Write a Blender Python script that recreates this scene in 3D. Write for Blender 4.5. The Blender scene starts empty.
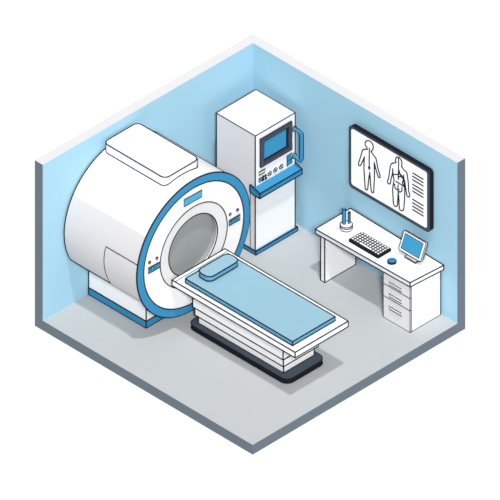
import bpy, bmesh, math
from mathutils import Vector, Matrix
PI = math.pi
C = bpy.context.scene.collection

# ------------------------------------------------------------------ measuring helpers
# x runs along the right-hand wall, b (= -y) along the left-hand wall, z is up (metres)
PX = 86.0
KU, KV, KZ = PX*.70711, PX*.70711*.588, PX*math.cos(math.asin(.588))
def onx(u, v, x):            # measured point on a wall-parallel plane x = const -> (b, z)
    b = x-(u-253)/KU
    return b, (197+KV*(x+b)-v)/KZ
def onb(u, v, b):            # on a plane b = const -> (x, z)
    x = b+(u-253)/KU
    return x, (197+KV*(x+b)-v)/KZ
def onz(u, v, z):            # on a level plane -> (x, b)
    d = (u-253)/KU; s = (v-197+KZ*z)/KV
    return (s+d)/2, (s-d)/2

# ------------------------------------------------------------------ materials
def lin(c): c /= 255; return c/12.92 if c <= .04045 else ((c+.055)/1.055)**2.4
def mat(name, rgb, gloss=0.0, var=.015, scale=6):
    m = bpy.data.materials.new(name); m.use_nodes = True
    nt = m.node_tree; p = nt.nodes['Principled BSDF']
    p.inputs['Roughness'].default_value = .9 if gloss == 0 else .35
    p.inputs['Specular IOR Level'].default_value = gloss
    n = nt.nodes.new('ShaderNodeTexNoise'); n.inputs['Scale'].default_value = scale
    tc = nt.nodes.new('ShaderNodeTexCoord'); nt.links.new(tc.outputs['Object'], n.inputs['Vector'])
    mx = nt.nodes.new('ShaderNodeMix'); mx.data_type = 'RGBA'
    mx.inputs[6].default_value = (*[max(0, c*(1-var)) for c in rgb], 1)
    mx.inputs[7].default_value = (*[min(1, c*(1+var)) for c in rgb], 1)
    nt.links.new(n.outputs['Fac'], mx.inputs[0]); nt.links.new(mx.outputs[2], p.inputs['Base Color'])
    return m
def alb(r, g, b, e): return tuple(min(1, lin(c)/e) for c in (r, g, b))
M = dict(
    line=mat('black_edging', (.018, .020, .023)),
    white=mat('white_enamel', (.795, .79, .795)),
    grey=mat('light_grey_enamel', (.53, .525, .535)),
    panel=mat('shaded_white_enamel', (.68, .67, .68)),  # white enamel with side shade put into its colour
    pale=mat('pale_grey_plastic', (.665, .655, .655)),
    bore=mat('mid_grey_lining', (.275, .288, .290)),
    blue=mat('bright_blue_plastic', (.040, .225, .415)),
    screen=mat('blue_glass', (.042, .248, .43)),
    display=mat('light_blue_glass', (.075, .33, .50)),
    pad=mat('light_blue_vinyl', (.243, .405, .495)),
    pillow=mat('light_blue_cushion_vinyl', (.248, .41, .50)),
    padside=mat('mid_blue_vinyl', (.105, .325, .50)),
    strip=mat('very_pale_blue_plastic', (.42, .58, .66)),
    dark=mat('charcoal_plastic', (.058, .078, .10)),
    bezel=mat('slate_plastic', (.060, .068, .10)),
    black=mat('black_plastic', (.012, .014, .018)),
    navy=mat('dark_blue_plastic', (.03, .13, .24)),
    red=mat('red_plastic', (.40, .10, .10)),
    metal=mat('grey_metal', (.30, .32, .34)),
    floor=mat('grey_floor_paint', alb(203, 207, 209, 1.48)),
    slate=mat('slate_edge_paint', alb(107, 119, 129, 1.24)),
    rim=mat('off_white_wall_cap', alb(240, 241, 243, 1.46)),
    wall=mat('light_blue_wall_paint', alb(162, 204, 224, 1.16)),
)

# ------------------------------------------------------------------ mesh builder
LR = .0082
class MB:
    def __init__(s): s.bm = bmesh.new(); s.tubes = []; s.mi = 0
    def face(s, vs):
        f = s.bm.faces.new(vs); f.material_index = s.mi; return f
    def prism(s, pts, h0, h1, fn, caps=(1, 1)):
        """pts 2-D polygon, extruded between h0 and h1; fn(p, q, h) -> (x, b, z)"""
        V = lambda c: s.bm.verts.new((c[0], -c[1], c[2]))
        lo = [V(fn(p, q, h0)) for p, q in pts]; hi = [V(fn(p, q, h1)) for p, q in pts]
        n = len(pts)
        for i in range(n):
            s.face((lo[i], lo[(i+1) % n], hi[(i+1) % n], hi[i]))
        if caps[0]: s.face(lo[::-1])
        if caps[1]: s.face(hi)
        return s
    def zprism(s, pts, z0, z1): return s.prism(pts, z0, z1, lambda p, q, h: (p, q, h))
    def xprism(s, pts, x0, x1, caps=(1, 1)): return s.prism(pts, x0, x1, lambda p, q, h: (h, p, q), caps)
    def bprism(s, pts, b0, b1): return s.prism(pts, b0, b1, lambda p, q, h: (p, h, q))
    def box(s, x0, x1, b0, b1, z0, z1): return s.zprism([(x0, b0), (x1, b0), (x1, b1), (x0, b1)], z0, z1)
    def ring(s, prof, cb, cz, n=128, close=True):
        """lathe about an axis along x: prof = [(x, r)...]; close joins last to first"""
        loops = []
        for x, r in prof:
            loops.append([s.bm.verts.new((x, -(cb+r*math.cos(2*PI*i/n)), cz+r*math.sin(2*PI*i/n))) for i in range(n)])
        m = len(loops)
        for k in range(m if close else m-1):
            A, B = loops[k], loops[(k+1) % m]
            for i in range(n): s.face((A[i], A[(i+1) % n], B[(i+1) % n], B[i]))
        return loops
    def lathe(s, prof, cx, cb, n=40):
        """solid turned about the vertical: prof = [(r, z)...]"""
        loops = [[s.bm.verts.new((cx+r*math.cos(2*PI*i/n), -cb+r*math.sin(2*PI*i/n), z)) for i in range(n)] for r, z in prof]
        for A, B in zip(loops, loops[1:]):
            for i in range(n): s.face((A[i], A[(i+1) % n], B[(i+1) % n], B[i]))
        s.face(loops[0][::-1]); s.face(loops[-1])
        return s
    def line(s, pts, r=LR, closed=False):          # pts (x, b, z)
        P = [Vector((p[0], -p[1], p[2])) for p in pts]
        s.tubes.append((P, r, closed)); return s
    def sharp(s, r=LR, ang=35):
        s.bm.edges.ensure_lookup_table()
        bmesh.ops.recalc_face_normals(s.bm, faces=s.bm.faces[:])
        s.bm.normal_update()
        for e in s.bm.edges:
            if len(e.link_faces) == 2 and e.calc_face_angle(0) > math.radians(ang):
                s.tubes.append(([e.verts[0].co.copy(), e.verts[1].co.copy()], r, False))
        return s
    def build(s, name, mats, parent=None, tri=True, root_off=None):
        if not isinstance(mats, (list, tuple)): mats = [mats]
        mats = list(mats)+[M['line']]
        bmesh.ops.recalc_face_normals(s.bm, faces=s.bm.faces[:])
        li = len(mats)-1
        for P, r, closed in s.tubes: tube(s.bm, P, r, closed, li)
        me = bpy.data.meshes.new(name); s.bm.to_mesh(me); s.bm.free()
        for m in mats: me.materials.append(m)
        o = bpy.data.objects.new(name, me); C.objects.link(o)
        if parent is not None:
            o.parent = parent
            top = parent
            off = Vector((0, 0, 0))
            while top is not None: off += top.location; top = top.parent
            me.transform(Matrix.Translation(-off))
        return o
def tube(bm, P, r, closed, mi, n=6):
    P = list(P)
    if not closed:
        d0 = (P[0]-P[1]).normalized(); d1 = (P[-1]-P[-2]).normalized()
        P[0] = P[0]+d0*r*.6; P[-1] = P[-1]+d1*r*.6
    m = len(P); up = None; loops = []
    for i in range(m):
        a = P[(i-1) % m] if (closed or i > 0) else P[i]
        c = P[(i+1) % m] if (closed or i < m-1) else P[i]
        t = (c-a).normalized()
        if up is None:
            up = Vector((0, 0, 1)) if abs(t.z) < .9 else Vector((1, 0, 0))
        up = up-t*up.dot(t)
        if up.length < 1e-4: up = t.orthogonal()
        up.normalize(); w = t.cross(up)
        loops.append([bm.verts.new(P[i]+(up*math.cos(2*PI*k/n)+w*math.sin(2*PI*k/n))*r) for k in range(n)])
    for i in range(m if closed else m-1):
        A, B = loops[i], loops[(i+1) % m]
        for k in range(n):
            f = bm.faces.new((A[k], A[(k+1) % n], B[(k+1) % n], B[k])); f.material_index = mi
    if not closed:
        bm.faces.new(loops[0][::-1]).material_index = mi; bm.faces.new(loops[-1]).material_index = mi
def rrect(x0, x1, b0, b1, r, n=6):
    pts = []
    for cx, cb, a0 in ((x1-r, b1-r, 0), (x0+r, b1-r, 90), (x0+r, b0+r, 180), (x1-r, b0+r, 270)):
        for k in range(n+1):
            a = math.radians(a0+90*k/n); pts.append((cx+r*math.cos(a), cb+r*math.sin(a)))
    return pts
def thing(name, label, cat, loc, group=None):
    o = bpy.data.objects.new(name, None); C.objects.link(o); o.empty_display_size = .1
    o.location = (loc[0], -loc[1], loc[2]); tag(o, label, cat, group); return o
def tag(o, label, cat, group=None):
    o['label'] = label; o['category'] = cat
    if group: o['group'] = group
    return o
def struct(o): o['kind'] = 'structure'; return o

# ================================================================== THE SETTING
T, SL = .13, .14
cR = (3.450, .09)                     # where the right wall ends
FL = [(0, 0), cR, (3.465, 3.470), (0, 3.458)]
m = MB()
V = [[m.bm.verts.new((x, -b, z)) for x, b in FL] for z in (-SL, 0)]
m.mi = 0; m.face(V[1]); m.mi = 1; m.face(V[0][::-1])
for i in range(4): m.face((V[0][i], V[0][(i+1) % 4], V[1][(i+1) % 4], V[1][i]))
fl = m.build('floor', [M['floor'], M['slate']]); struct(fl); fl['label'] = 'flat grey floor slab with a dark slate edge'

def wall(name, A, B, n, zA, zB, paint):
    """inner line A->B, thickness T along n (away from the room)"""
    m = MB()
    P = lambda p, z: m.bm.verts.new((p[0], -p[1], z))
    A2 = (A[0]+n[0][0], A[1]+n[0][1]); B2 = (B[0]+n[1][0], B[1]+n[1][1])
    a0, b0, c0, d0 = P(A, -SL), P(B, -SL), P(B2, -SL), P(A2, -SL)
    a1, b1, c1, d1 = P(A, zA), P(B, zB), P(B2, zB), P(A2, zA)
    m.mi = 0; m.face((a0, b0, b1, a1))
    m.mi = 1; m.face((a1, b1, c1, d1))
    m.mi = 2
    for q in ((b0, c0, c1, b1), (c0, d0, d1, c1), (d0, a0, a1, d1), (d0, c0, b0, a0)): m.face(q)
    return struct(m.build(name, [paint, M['rim'], M['slate']]))
w = wall('wall_left', (0, 0), (0, 3.458), ((-T, -T), (-T, 0)), 2.214, 2.240, M['wall'])
w['label'] = 'light blue wall behind the round scanner, pale cap on top'
w = wall('wall_right', (0, 0), cR, ((-T, -T), (0, -T)), 2.214, 2.31, M['wall'])
w['label'] = 'light blue wall behind the desk and the wall display'

# ================================================================== SCANNER
XF, CB, CZ, RB = 1.24, 2.215, 1.086, .910
sc = thing('mri_scanner', 'large white round scanner with a blue ring around its grey bore, against the left wall', 'scanner', (.62, CB, 0))
def arc(r, a0, a1, n):
    return [(CB+r*math.cos(math.radians(a0+(a1-a0)*k/n)), CZ+r*math.sin(math.radians(a0+(a1-a0)*k/n))) for k in range(n+1)]
A1 = 33.1                                    # height of the colour split
up = arc(RB, A1, 180-A1, 72)
cut = -30.8                                  # flattened underside
m = MB(); X0, X1 = .022, XF-.022
m.xprism(up, X0, X1, caps=(1, 0))
m.line([(X0, *p) for p in up])
sa = 135.5
m.line([(X0, *arc(RB, sa, sa, 1)[0]), (X1, *arc(RB, sa, sa, 1)[0])])
m.build('upper_shell', M['white'], sc)
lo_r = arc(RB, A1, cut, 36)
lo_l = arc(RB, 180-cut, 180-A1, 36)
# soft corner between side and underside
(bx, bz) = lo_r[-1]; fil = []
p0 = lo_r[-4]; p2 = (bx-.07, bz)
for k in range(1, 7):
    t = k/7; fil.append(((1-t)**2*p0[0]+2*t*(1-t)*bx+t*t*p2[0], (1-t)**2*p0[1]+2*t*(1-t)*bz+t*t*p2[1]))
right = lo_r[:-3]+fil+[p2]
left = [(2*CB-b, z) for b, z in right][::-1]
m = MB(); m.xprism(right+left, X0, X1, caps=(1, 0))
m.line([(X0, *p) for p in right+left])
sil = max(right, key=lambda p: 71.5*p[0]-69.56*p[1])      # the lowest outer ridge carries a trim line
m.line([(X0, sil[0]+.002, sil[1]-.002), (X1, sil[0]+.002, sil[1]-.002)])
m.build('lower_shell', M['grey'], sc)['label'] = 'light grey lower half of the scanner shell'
# access panel outline on the lower shell: a slightly raised curved plate
m = MB(); pa = [(CB+(RB+.004)*math.cos(math.radians(a)), CZ+(RB+.004)*math.sin(math.radians(a)), a) for a in [10-k*2.5 for k in range(16)]]
def px0(a): return .695-.02*math.sin(max(0, 10-a)/41*PI)
vv = [(m.bm.verts.new((px0(a), -b, z)), m.bm.verts.new((X1, -b, z))) for b, z, a in pa]
for p, q in zip(vv, vv[1:]): m.face((p[0], q[0], q[1], p[1]))
m.line([(X1, pa[0][0], pa[0][1])]+[(px0(a), b, z) for b, z, a in pa], r=.0055)
m.build('access_panel', M['grey'], sc)
# top cover
tx0, tx1, tb0, tb1 = .032, 1.045, CB-.285, CB+.275
m = MB(); pts = rrect(tx0, tx1, tb0, tb1, .07)
top = 2.08
lo = []
def bodyz(b): return CZ+math.sqrt(RB*RB-(b-CB)**2)
V0 = [m.bm.verts.new((x, -b, bodyz(b)-.012)) for x, b in pts]; V1 = [m.bm.verts.new((x, -b, top)) for x, b in pts]
for i in range(len(pts)): m.face((V0[i], V0[(i+1) % len(pts)], V1[(i+1) % len(pts)], V1[i]))
m.face(V1); m.face(V0[::-1])
m.line([(x, b, top) for x, b in pts], closed=True)
# foot line follows the barrel
foot = []
for i, (x, b) in enumerate(pts):
    x2, b2 = pts[(i+1) % len(pts)]; k = max(1, int(math.hypot(x2-x, b2-b)/.05))
    foot += [(x+(x2-x)*j/k, b+(b2-b)*j/k) for j in range(k)]
m.line([(x, b, bodyz(b)+.004) for x, b in foot], closed=True)
m.line([(tx0+.02, tb1-.02, top), (tx0+.02, tb1-.02, bodyz(tb1))], r=.005)
m.line([(tx1-.012, tb0+.012, top), (tx1-.012, tb0+.012, bodyz(tb0))], r=.005)
m.build('top_cover', M['white'], sc)
# front ring, face plate, bore
m = MB(); R1, R2, R3, R4 = .925, .822, .552, .402
m.ring([(XF, R1), (XF, R2), (XF-.02, R2), (XF-.02, R1)], CB, CZ)
circ = lambda x, r, n=128: [(x, CB+r*math.cos(2*PI*i/n), CZ+r*math.sin(2*PI*i/n)) for i in range(n)]
m.line(circ(XF-.008, R1+.002), closed=True, r=.0105); m.line(circ(XF, R2), closed=True)
m.build('blue_ring', M['blue'], sc)['label'] = 'bright blue ring around the scanner face'
m = MB(); m.ring([(XF-.002, R2), (XF-.002, R3), (XF-.02, R3), (XF-.02, R2)], CB, CZ)
m.line(circ(XF, R3), closed=True, r=.007)
m.build('face_plate', M['white'], sc)
m = MB(); m.ring([(XF-.002, R3), (XF-.012, R4), (XF-.035, R4), (XF-.035, R3)], CB, CZ)
m.line(circ(XF-.010, R4), closed=True, r=.007)
m.build('bore_collar', M['pale'], sc)['label'] = 'pale grey collar around the bore'
m = MB(); L = m.ring([(XF-.03, R4), (XF-.09, R4)], CB, CZ, close=False); m.face(L[-1])
m.build('bore', M['bore'], sc)['label'] = 'mid grey bore lining'
# base
bx1, bb1 = .955, 2.712
m = MB(); m.box(.012, bx1, 2*CB-bb1, bb1, .10, .66); m.sharp(); m.build('pedestal', M['white'], sc)
m = MB(); m.box(.010, bx1+.003, 2*CB-bb1-.003, bb1+.003, 0.0, .10); m.sharp(); m.build('kick_plate', M['blue'], sc)['label'] = 'bright blue kick plate at the floor'
# display, control panels, buttons on the face
def plate_x(m, quad, x, d, lr=.0055):
    P = [onx(u, v, x) for u, v in quad]
    m.xprism(P, x, x+d); m.line([(x+d, *p) for p in P], r=lr, closed=True)
m = MB(); plate_x(m, [(183.6, 199.6), (201.5, 189.6), (201.5, 196.4), (183.6, 206.6)], XF, .008)
m.build('display', M['display'], sc)['label'] = 'blue display bar above the bore'
for quad, dots in ([[(148, 268), (158.8, 262), (158.8, 267.2), (148, 273.4)], [(149.8, 262.4, 'red'), (157.1, 258.2, 'red')]],
                   [[(228.7, 220.6), (239.6, 214), (239.6, 219.2), (228.7, 225.4)], [(230.3, 214.4, 'metal'), (237.7, 209.9, 'red')]]):
    m = MB(); plate_x(m, quad, XF, .008)
    m.line([(XF+.008, *onx(u, v, XF)) for u, v in quad], r=.0075, closed=True)
    cp = m.build('control_panel', M['display'], sc)
    m = MB(); m.mi = 0
    (u0, v0), (u1, v1) = quad[0], quad[1]; h = quad[3][1]-quad[0][1]
    for t0, t1, s0, s1 in ((.12, .36, .25, .78), (.46, .62, .25, .45), (.46, .88, .62, .8), (.74, .88, .25, .45)):
        q = [(u0+(u1-u0)*t, v0+(v1-v0)*t+h*s) for t, s in ((t0, s0), (t1, s0), (t1, s1), (t0, s1))]
        P = [onx(u, v, XF+.008) for u, v in q]; m.xprism(P, XF+.008, XF+.014)
    m.build('key', M['navy'], cp)
    for u, v, c in dots:
        b, z = onx(u, v, XF+.01)
        m = MB(); L = m.ring([(XF-.001, .017), (XF+.010, .017)], b, z, n=24, close=False); m.face(L[-1]); m.face(L[0])
        m.line([(XF+.010, b+.0175*math.cos(a*PI/12), z+.0175*math.sin(a*PI/12)) for a in range(24)], r=.005, closed=True)
        m.build('indicator_button', M[c], sc)

# ================================================================== PATIENT TABLE
pt = thing('patient_table', 'white patient couch on a stepped pedestal in front of the scanner', 'table', (2.1, 2.04, 0))
tx0, tx1, tb0, tb1, tz = 1.262, 3.285, 1.722, 2.592, .788
m = MB(); m.box(tx0, tx1, tb0, tb1, tz-.078, tz); m.sharp()
m.line([(tx0+.05, tb0+.004, tz), (tx0+.05, tb1-.004, tz)], r=.005)
m.build('table_top', M['white'], pt)
m = MB(); m.box(tx0+.056, 1.415, tb0+.03, tb1-.15, tz+.001, tz+.004)
m.build('head_strip', M['strip'], pt)['label'] = 'very pale blue strip at the head end'
m = MB(); m.box(1.295, 2.78, 1.74, 2.285, .262, .71); m.sharp(); m.build('pedestal_tier', M['white'], pt)
m = MB(); m.box(1.329, 2.782, 1.712, 2.283, .163, .262); m.sharp(); m.build('pedestal_tier', M['white'], pt)
m = MB(); m.box(1.383, 2.780, 1.776, 2.277, .07, .163); m.sharp(); m.build('pedestal_tier', M['white'], pt)
q = rrect(1.286, 2.92, 1.72, 2.36, .10)
m = MB(); m.zprism(q, 0, .064); m.line([(x, b, .006) for x, b in q], closed=True); m.build('base_plate', M['black'], pt)['label'] = 'black base plate with rounded corners'
m = MB(); m.zprism(q, .064, .070); m.line([(x, b, .068) for x, b in q], closed=True, r=.006); m.build('base_cover', M['dark'], pt)['label'] = 'charcoal top of the base plate'
m = MB(); mx0, mx1, mb0, mb1, mz = 1.42, 3.18, 1.83, 2.530, tz+.067
m.box(mx0, mx1, mb0, mb1, tz+.012, mz); m.sharp()
m.bm.faces.ensure_lookup_table()
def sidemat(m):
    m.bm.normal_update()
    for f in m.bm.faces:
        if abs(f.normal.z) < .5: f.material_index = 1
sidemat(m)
ma = m.build('mattress', [M['pad'], M['padside']]); tag(ma, 'long light blue mattress lying on the patient couch', 'mattress')
m = MB()
ax, ab = onz(196.8, 270.8, mz+.078); cx, cb = onz(240.2, 260.2, mz+.078)
m.zprism(rrect(ax, cx, cb, ab, .075, 8), mz+.016, mz+.078); m.sharp()
sidemat(m); pi = m.build('pillow', [M['pillow'], M['padside']]); tag(pi, 'small light blue rounded headrest pillow on the mattress by the bore', 'pillow')

# ================================================================== CONTROL CABINET
cab = thing('control_cabinet', 'tall white control cabinet with a blue screen and blue ledge, by the right wall', 'cabinet', (.5, .45, 0))
cx0, cx1, cb0, cb1, ch = .177, .817, .126, .777, 1.697
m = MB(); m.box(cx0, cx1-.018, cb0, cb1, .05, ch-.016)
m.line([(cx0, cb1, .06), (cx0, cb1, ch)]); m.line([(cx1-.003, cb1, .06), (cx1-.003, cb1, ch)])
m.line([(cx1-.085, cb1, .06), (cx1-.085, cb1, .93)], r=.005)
m.build('cabinet_body', M['panel'], cab)['label'] = 'cabinet body with its side shade painted in light grey'  # grey is painted shade for the side facing lower left
m = MB(); m.box(cx1-.018, cx1, cb0, cb1, .05, ch-.016); m.line([(cx1, cb0, .06), (cx1, cb0, ch)])
m.build('front_panel', M['white'], cab)['label'] = 'white front panel'
m = MB(); m.box(cx0, cx1, cb0, cb1, ch-.016, ch)
m.line([(cx0, cb0, ch), (cx1, cb0, ch), (cx1, cb1, ch), (cx0, cb1, ch)], closed=True)
m.build('top_panel', M['white'], cab)['label'] = 'white top panel'  # front and top split off in white as the lit faces
m = MB(); m.box(cx0+.01, cx1+.022, cb0-.02, cb1+.016, 0, .055); m.sharp(); m.build('kick_plate', M['blue'], cab)['label'] = 'bright blue kick plate at the floor'
m = MB(); m.bprism([(cx1-.065, .967), (cx1, .967), (cx1+.10, .930), (cx1+.10, .862), (cx1-.0, .855), (cx1-.065, .885)], .112, .803); m.sharp(ang=25)
m.build('ledge', M['blue'], cab)['label'] = 'bright blue sloping ledge across the cabinet front'
# screen: frame with an opening, screen set into it
X = cx1
o4 = [onx(*p, X) for p in ((259.4, 138.6), (290.9, 120.9), (290.9, 149.2), (259.4, 166.6))]
b_hi, b_lo = o4[0][0], o4[1][0]; z_hi, z_lo = (o4[0][1]+o4[1][1])/2, (o4[2][1]+o4[3][1])/2
fw = .055; d = .022
m = MB()
for q in ((b_lo, b_hi, z_hi-fw, z_hi), (b_lo, b_hi, z_lo, z_lo+fw), (b_hi-fw, b_hi, z_lo+fw, z_hi-fw), (b_lo, b_lo+fw, z_lo+fw, z_hi-fw)):
    m.box(X, X+d, q[0], q[1], q[2], q[3])
for q, dd in (((b_lo, b_hi, z_lo, z_hi), d), ((b_lo+fw, b_hi-fw, z_lo+fw, z_hi-fw), d)):
    m.line([(X+dd, q[0], q[2]), (X+dd, q[1], q[2]), (X+dd, q[1], q[3]), (X+dd, q[0], q[3])], r=.005, closed=True)
bz = m.build('screen_frame', M['bezel'], cab); bz['label'] = 'dark slate screen frame'
m = MB()
iw = fw+.034
m.box(X, X+.004, b_lo+fw, b_hi-fw, z_lo+fw, z_hi-fw)
m.build('screen_surround', M['black'], bz)
m = MB(); m.box(X+.004, X+.010, b_lo+iw, b_hi-fw-.004, z_lo+iw, z_hi-fw-.004)
m.build('screen', M['screen'], bz)['label'] = 'blue screen of the cabinet'
# label holder, blue switch and knobs
m = MB(); P = [onx(u, v, X) for u, v in ((258.4, 172.2), (264.6, 168.6), (264.2, 171.6), (258.8, 175))]
m.xprism(P, X, X+.008); m.line([(X+.008, *p) for p in P], r=.008, closed=True); m.build('name_plate', M['white'], cab)
m = MB(); plate_x(m, [(258.6, 178.4), (261.8, 176.6), (261.8, 180.6), (258.6, 182.4)], X, .008, .004); m.build('switch', M['blue'], cab)['label'] = 'blue square switch'
def knob(u, v, r, parent, c='white', two=False):
    b, z = onx(u, v, X+.01)
    m = MB(); L = m.ring([(X, r), (X+.014, r)], b, z, n=20, close=False); m.face(L[0]); m.face(L[1])
    m.line([(X+.014, b+r*math.cos(a*PI/10), z+r*math.sin(a*PI/10)) for a in range(20)], r=.0065, closed=True)
    m.line([(X+.016, b+r*.8, z+r*.8), (X+.016, b-r*.8, z-r*.8)], r=.006)
    m.build('knob', M[c], parent)
for u, v in ((269.4, 173.4), (275.1, 169.8), (280.9, 166.5)): knob(u, v, .027, cab)
for u, v in ((262.9, 176.6), (265.2, 175.4), (262.9, 179.6), (265.6, 178.2)): knob(u, v, .013, cab)
# lock plate and pull handle
m = MB(); plate_x(m, [(286.6, 155.8), (291.4, 152.6), (291.4, 162.8), (286.6, 166)], X, .008, .005)
b0_, z0_ = onx(286.6, 161, X); b1_, z1_ = onx(291.4, 158, X); m.line([(X+.008, b0_, z0_), (X+.008, b1_, z1_)], r=.004)
m.build('lock_plate', M['blue'], cab)['label'] = 'blue lock plate beside the handle'
hb = .165; zt = onx(292.7, 127.8, X)[1]; zb = onx(291.6, 155.4, X)[1]
path = [(X+.02, hb, zt), (X+.085, hb-.01, zt), (X+.115, hb-.02, zt-.02), (X+.125, hb-.02, zt-.06), (X+.125, hb-.02, zb+.01), (X+.115, hb-.02, zb-.03), (X+.10, hb-.01, zb-.025), (X+.02, hb, zb)]
m = MB(); tube(m.bm, [Vector((p[0], -p[1], p[2])) for p in path], .020, False, 0, n=12)
for sx in (1, -1):
    m.line([(p[0]+sx*.0155, p[1]-sx*.0155, p[2]) for p in path[2:6]], r=.007)
m.line([(path[0][0], hb, zt+.026), (path[1][0], hb-.01, zt+.026), (path[2][0]+.012, hb-.02, zt)], r=.005)
m.line([(path[-1][0], hb, zb-.026), (path[-2][0], hb-.01, zb-.05), (path[-3][0]+.015, hb-.02, zb-.05)], r=.005)
ha = m.build('pull_handle', M['blue'], cab); ha['label'] = 'blue bow handle on the cabinet front'
for z in (zt, zb):
    m = MB(); L = m.ring([(X, .034), (X+.03, .034)], hb, z, n=24, close=False); m.face(L[0]); m.face(L[1])
    m.line([(X+.03, hb+.034*math.cos(a*PI/12), z+.034*math.sin(a*PI/12)) for a in range(24)], r=.005, closed=True)
    m.build('mount', M['metal'], ha)

# ================================================================== DESK
dk = thing('desk', 'white desk with three drawers, grey shade painted on their fronts, along the right wall below the wall display', 'desk', (2.45, .35, 0))
dt, du, dx0, dx1, db0, db1 = .725, .664, 1.667, 3.205, .094, .640
m = MB(); m.zprism([(dx0, .064), (3.228, db0), (3.195, db1-.028), (dx0, db1)], du, dt); m.sharp(); m.build('desk_top', M['white'], dk)
m = MB(); m.box(1.722, 1.788, .10, .608, 0, du); m.sharp(); m.build('side_panel', M['white'], dk)
ux0, ux1, ub0, ub1 = 2.750, 3.188, .108, .606
m = MB(); m.box(ux0, ux1, ub0, ub1-.02, 0, du); m.sharp(r=.0058); m.build('drawer_cabinet', M['white'], dk)
zs = [du, .488, .312, .0]
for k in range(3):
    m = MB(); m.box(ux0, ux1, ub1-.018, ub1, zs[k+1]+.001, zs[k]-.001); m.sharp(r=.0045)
    dr = m.build('drawer', M['panel'], dk); dr['label'] = 'drawer front with its shade painted in light grey'  # shade of the lower-left face painted in as grey
    zc = [.545, .377, .198][k]
    hx0, hx1 = 2.858, 3.060
    m = MB(); pts = [(hx0, zc-.020), (hx1, zc-.020), (hx1, zc+.020), (hx0, zc+.020)]
    m.bprism(pts, ub1, ub1+.012); m.line([(x, ub1+.012, z) for x, z in pts], r=.006, closed=True)
    m.build('handle', M['white'], dr)['label'] = 'white slot handle with a black edge'
# keyboard
kx0, kx1, kb0, kb1 = 2.108, 2.600, .316, .545
kb = thing('keyboard', 'black keyboard with small white keys on the desk', 'keyboard', ((kx0+kx1)/2, (kb0+kb1)/2, dt))
m = MB(); m.zprism(rrect(kx0, kx1, kb0, kb1, .018, 3), dt+.002, dt+.026); m.build('case', M['black'], kb)
nr, nc = 5, 11
cw = (kx1-kx0-.03)/nc; rh = (kb1-kb0-.036)/nr
def key(x0, x1, b0, b1, nm='key'):
    m = MB(); m.box(x0, x1, b0, b1, dt+.026, dt+.032); o = m.build(nm, M['white'], kb); return o
for r in range(nr):
    for c in range(nc):
        x0 = kx0+.017+c*cw; b0 = kb0+.014+r*rh
        if r == nr-1 and 3 <= c <= 7:
            if c == 3: key(x0, x0+5*cw-.018, b0, b0+rh-.019, 'space_bar')
            continue
        key(x0, x0+cw-.021, b0, b0+rh-.019)
# mouse
mx, mb_ = onz(391.9, 260.4, dt+.03)
mo = thing('computer_mouse', 'round blue mouse with a black base, right of the keyboard', 'mouse', (mx, mb_, dt))
m = MB(); m.lathe([(.050, dt+.001), (.056, dt+.006), (.056, dt+.020)], mx, mb_); m.build('base', M['black'], mo)
m = MB(); m.lathe([(.049, dt+.020), (.047, dt+.034), (.036, dt+.042), (.015, dt+.045)], mx, mb_)
m.line([(mx+.050*math.cos(a*PI/16), mb_+.050*math.sin(a*PI/16), dt+.026) for a in range(32)], r=.006, closed=True)
M['mouse'] = mat('deep_blue_plastic', (.032, .165, .34)); m.build('shell', M['mouse'], mo)
# pen holder with two pens
px_, pb_ = onz(346.3, 229.0, dt)
ph = thing('pen_holder', 'short round white pen holder near the left end of the desk', 'holder', (px_, pb_, dt))
R, H = .072, .068
m = MB(); m.lathe([(R*.93, dt+.004), (R, dt+.014), (R, dt+H-.02)], px_, pb_)
cc = lambda r, z, a0=0, a1=360, n=40: [(px_+r*math.cos(math.radians(a0+(a1-a0)*k/n)), pb_+r*math.sin(math.radians(a0+(a1-a0)*k/n)), z) for k in range(n+(0 if a1-a0 == 360 else 1))]
m.line(cc(R*.95, dt+.012), r=.0075, closed=True)
for s in (1, -1): m.line([(px_+s*R*.71, pb_-s*R*.71, dt+.018), (px_+s*R*.71, pb_-s*R*.71, dt+H)], r=.0065)
m.build('cup', M['white'], ph)
m = MB(); n = 40
pr = [(R, dt+H-.02), (R+.003, dt+H), (R-.014, dt+H), (R-.014, dt+H-.02)]
loops = [[m.bm.verts.new((px_+r*math.cos(2*PI*i/n), -pb_+r*math.sin(2*PI*i/n), z)) for i in range(n)] for r, z in pr]
for k in range(4):
    A_, B_ = loops[k], loops[(k+1) % 4]
    for i in range(n): m.face((A_[i], A_[(i+1) % n], B_[(i+1) % n], B_[i]))
m.line(cc(R, dt+H), r=.0065, closed=True); m.line(cc(R+.001, dt+H-.022), r=.0065, closed=True)
m.build('rim', M['white'], ph)
def pen(u, vb, z1, r, c, label):
    x, b = onz(u, vb, dt+H-.018)
    m = MB(); m.lathe([(r, dt+H-.018), (r, z1-.012), (r*.8, z1)], x, b, n=20)
    for s in (1, -1): m.line([(x+s*r*.71, b-s*r*.71, dt+H-.012), (x+s*r*.71, b-s*r*.71, z1-.01)], r=.0065)
    m.line([(x+r*math.cos(a*PI/10), b+r*math.sin(a*PI/10), z1-.006) for a in range(20)], r=.0065, closed=True)
    o = m.build('pen', M[c]); tag(o, label, 'pen')
pen(344.1, 224.0, dt+.270, .019, 'blue', 'thick tall blue pen standing in the pen holder')
pen(349.3, 223.4, dt+.218, .012, 'navy', 'thinner shorter dark blue pen standing in the pen holder')

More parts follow.
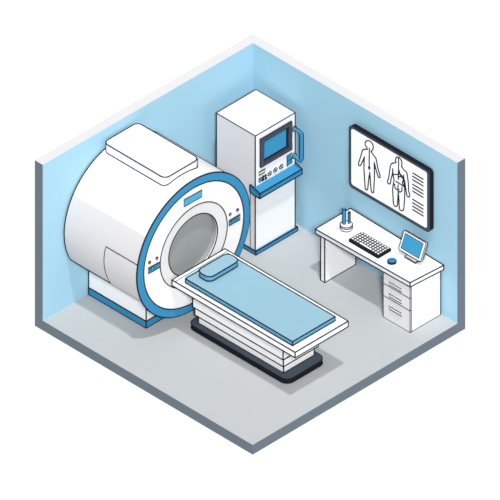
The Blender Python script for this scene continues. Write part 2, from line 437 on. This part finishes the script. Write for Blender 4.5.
# ================================================================== DESKTOP MONITOR
mo = thing('computer_monitor', 'small white monitor with a blue screen tilted back on the desk', 'monitor', (2.88, .25, dt))
TH = math.atan2(.095, .225); s_, c_ = math.sin(TH), math.cos(TH)
OX, OB, OZ = 2.692, .300, .788; W, Hh = .362, .245
def tilt(x, h, d): return (OX+x, OB-h*s_-d*c_, OZ+h*c_-d*s_)     # h up the screen, d behind it
def tslab(m, pts, d0, d1): m.prism(pts, d0, d1, lambda p, q, h: tilt(p, q, h))
def trr(x0, x1, h0, h1, r): return rrect(x0, x1, h0, h1, r, 3)
m = MB(); q = trr(0, W, 0, Hh, .018); tslab(m, q, 0, .022)
m.line([tilt(p, h, 0) for p, h in q], r=.0058, closed=True); m.line([tilt(p, h, .022) for p, h in q], r=.0055, closed=True)
m.build('bezel', M['white'], mo)
m = MB(); q = trr(.012, W-.012, .012, Hh-.012, .02); tslab(m, q, .0225, .055); m.line([tilt(p, h, .055) for p, h in q], r=.0055, closed=True)
m.build('rear_housing', M['white'], mo)
m = MB(); q = [(.028, .03), (W-.034, .03), (W-.034, Hh-.024), (.028, Hh-.024)]; tslab(m, q, -.003, -.0005)
m.line([tilt(p, h, -.003) for p, h in q], r=.004, closed=True)
m.build('screen', M['screen'], mo)['label'] = 'blue screen of the desk monitor'
m = MB(); m.prism([(2.80, .225), (2.975, .225), (2.975, .306), (2.80, .306)], dt+.006, dt+.018, lambda p, q, h: (p, q, h)); m.sharp(r=.005)
m.build('foot', M['white'], mo)
m = MB()
m.box(2.84, 2.92, .195, .245, dt+.010, dt+.14); m.sharp(r=.004)
m.build('stand', M['white'], mo)

# ================================================================== WALL DISPLAY
FB = .150
wd = thing('wall_display', 'large black-framed wall display with two body outline drawings, above the desk', 'display', (2.36, FB, 1.1))
x0, x1, z0, z1 = 1.735, 3.060, 1.130, 2.012
m = MB(); q = rrect(x0, x1, z0, z1, .055, 6); m.bprism(q, FB-.062, FB-.006)
m.build('rear_housing', M['black'], wd)
m = MB(); m.bprism(q, FB-.006, FB)
m.line([(x, FB, z) for x, z in q], r=.004, closed=True)
m.build('frame', M['dark'], wd)['label'] = 'charcoal frame with rounded corners'
m = MB(); q = rrect(x0+.036, x1-.05, z0+.045, z1-.036, .03, 6); m.bprism(q, FB+.0005, FB+.004)
M['lit'] = mat('backlit_white', (.80, .80, .80)); pb = M['lit'].node_tree.nodes['Principled BSDF']
pb.inputs['Emission Color'].default_value = (1, 1, 1, 1); pb.inputs['Emission Strength'].default_value = .2
sp = m.build('panel', M['lit'], wd); sp['label'] = 'white backlit chart panel'
def curve(pts, o, s, smooth=True, closed=False):
    P = [onb(o[0]+x*s, o[1]+y*s, FB+.006) for x, y in pts]
    P = [Vector((x, FB+.006, z)) for x, z in P]
    if not smooth: return P
    n = len(P); out = []
    for i in range(n-1):
        a, b, c, d = P[max(0, i-1)], P[i], P[i+1], P[min(n-1, i+2)]
        for k in range(4):
            t = k/4
            out.append(.5*((2*b)+(c-a)*t+(2*a-5*b+4*c-d)*t*t+(3*b-a-3*c+d)*t**3))
    out.append(P[-1]); return out
def figure(strokes, o, s, name, label, r=.0082):
    m = MB()
    for st in strokes: m.line([tuple(p) for p in curve(st, o, s)], r=r)
    ob = m.build(name, [M['line']], wd); ob['label'] = label
F1 = [[(270, 78), (265, 58), (255, 45), (252, 22), (264, 8), (282, 5), (300, 15), (315, 35), (320, 60), (314, 80), (302, 95)],
      [(270, 78), (235, 80), (225, 100), (210, 150), (196, 195), (199, 210), (212, 212), (226, 185), (246, 140)],
      [(246, 140), (242, 190), (242, 240), (246, 300), (250, 370), (252, 400), (260, 415), (272, 410), (276, 380), (281, 330), (290, 270)],
      [(290, 270), (295, 330), (300, 400), (305, 428), (315, 440), (323, 428), (325, 380), (329, 320), (329, 260), (327, 185)],
      [(302, 95), (320, 125), (340, 148), (348, 180), (360, 240), (377, 298), (372, 313), (362, 308), (350, 270), (336, 225), (327, 185)],
      [(287, 68), (286, 140), (286, 240)], [(280, 225), (286, 245), (292, 228)], [(333, 205), (338, 235)]]
F2 = [[(135, 105), (129, 85), (134, 66), (148, 58), (166, 66), (180, 88), (183, 112), (180, 135)],
      [(135, 105), (100, 112), (88, 130), (80, 180), (72, 235), (62, 260), (70, 280), (85, 280), (90, 255), (97, 225), (105, 190), (106, 155)],
      [(106, 155), (110, 210), (118, 250), (110, 290), (106, 340), (110, 400), (112, 440), (122, 465), (138, 470), (146, 455), (149, 400), (152, 350)],
      [(152, 350), (158, 400), (160, 460), (166, 495), (181, 506), (197, 495), (203, 440), (206, 380), (206, 320), (201, 260), (198, 208)],
      [(180, 135), (200, 165), (222, 185), (230, 220), (238, 290), (240, 340), (249, 375), (242, 392), (226, 382), (221, 355), (214, 310), (205, 250)],
      [(156, 62), (155, 150), (153, 245)], [(110, 203), (135, 204), (162, 200)], [(160, 170), (172, 210), (196, 245)], [(152, 225), (178, 220)],
      [(135, 262), (165, 280), (196, 302)], [(122, 285), (128, 318), (145, 333), (165, 350), (182, 340), (184, 312)], [(153, 290), (148, 318), (160, 330)],
      [(196, 245), (188, 270), (196, 302)], [(175, 205), (190, 225), (200, 250)]]
figure(F1, (335, 140), .12, 'body_drawing', 'outline drawing of a body with its arms held away, left half of the panel')
figure(F2, (380, 150), .12, 'body_drawing', 'outline drawing of a body with organs, right of the other drawing')
m = None
for yv in (172.9, 176.3, 179.7, 184.3, 187.7, 191.1, 199.3, 202.8, 206.2, 209.6):
    m = MB(); ua, ub = 412.8, 423.2; va = yv; vb = yv+6.3
    A_ = onb(ua, va, FB+.006); B_ = onb(ub, vb, FB+.006)
    m.line([(A_[0], FB+.006, A_[1]), (B_[0], FB+.006, B_[1])], r=.0085); m.build('text_line', [M['line']], wd)

# ================================================================== LIGHT
w = bpy.data.worlds.new('World'); bpy.context.scene.world = w; w.use_nodes = True
nt = w.node_tree; bg = nt.nodes['Background']
tc = nt.nodes.new('ShaderNodeTexCoord'); sx = nt.nodes.new('ShaderNodeSeparateXYZ'); nt.links.new(tc.outputs['Generated'], sx.inputs[0])
def math_(op, a, b, clamp=False):
    n = nt.nodes.new('ShaderNodeMath'); n.operation = op; n.use_clamp = clamp
    for i, v in enumerate((a, b)):
        if isinstance(v, (int, float)): n.inputs[i].default_value = v
        else: nt.links.new(v, n.inputs[i])
    return n.outputs[0]
SKY0, SKYX, SKYY, GROUND = .34, .08, .08, 1.03
px = math_('MAXIMUM', sx.outputs['X'], 0.0)
py = math_('MULTIPLY', sx.outputs['Y'], SKYY)          # towards +y is a little brighter, the -y side dimmer
skyv = math_('ADD', math_('ADD', math_('MULTIPLY', px, SKYX), SKY0), py)
up_ = math_('MULTIPLY', math_('ADD', sx.outputs['Z'], .10), 5.0, True)     # 0 below the horizon, 1 above
val = math_('ADD', math_('MULTIPLY', skyv, up_), math_('MULTIPLY', math_('SUBTRACT', 1.0, up_), GROUND))
nt.links.new(val, bg.inputs['Strength']); bg.inputs['Color'].default_value = (1, 1, 1, 1)
def sun(name, d, e, ang):
    l = bpy.data.lights.new(name, 'SUN'); l.energy = e; l.angle = math.radians(ang)
    o = bpy.data.objects.new(name, l); C.objects.link(o); o.location = (3, -3, 5)
    o.rotation_euler = Vector(d).to_track_quat('Z', 'Y').to_euler()
sun('high_sun', (.305, -.187, 1), 1.85, 2.5)
sun('camera_fill', (1, -.90, .98), 3.25, 6)  # added fill from near the camera, evens out the shading
# ================================================================== CAMERA
el = math.asin(.588)
tgt = Vector((.7164, -.7658, 0))
dirv = Vector((math.cos(el)*.70711, -math.cos(el)*.70711, math.sin(el)))
cd = bpy.data.cameras.new('camera'); cd.type = 'ORTHO'; cd.ortho_scale = 500/PX
cam = bpy.data.objects.new('camera', cd); C.objects.link(cam)
cam.location = tgt+dirv*12; cam.rotation_euler = dirv.to_track_quat('Z', 'Y').to_euler()
sc_ = bpy.context.scene; sc_.camera = cam
sc_.view_settings.view_transform = 'Standard'; sc_.view_settings.look = 'None'
sc_.view_settings.exposure = 0; sc_.view_settings.gamma = 1; sc_.view_settings.use_curve_mapping = False
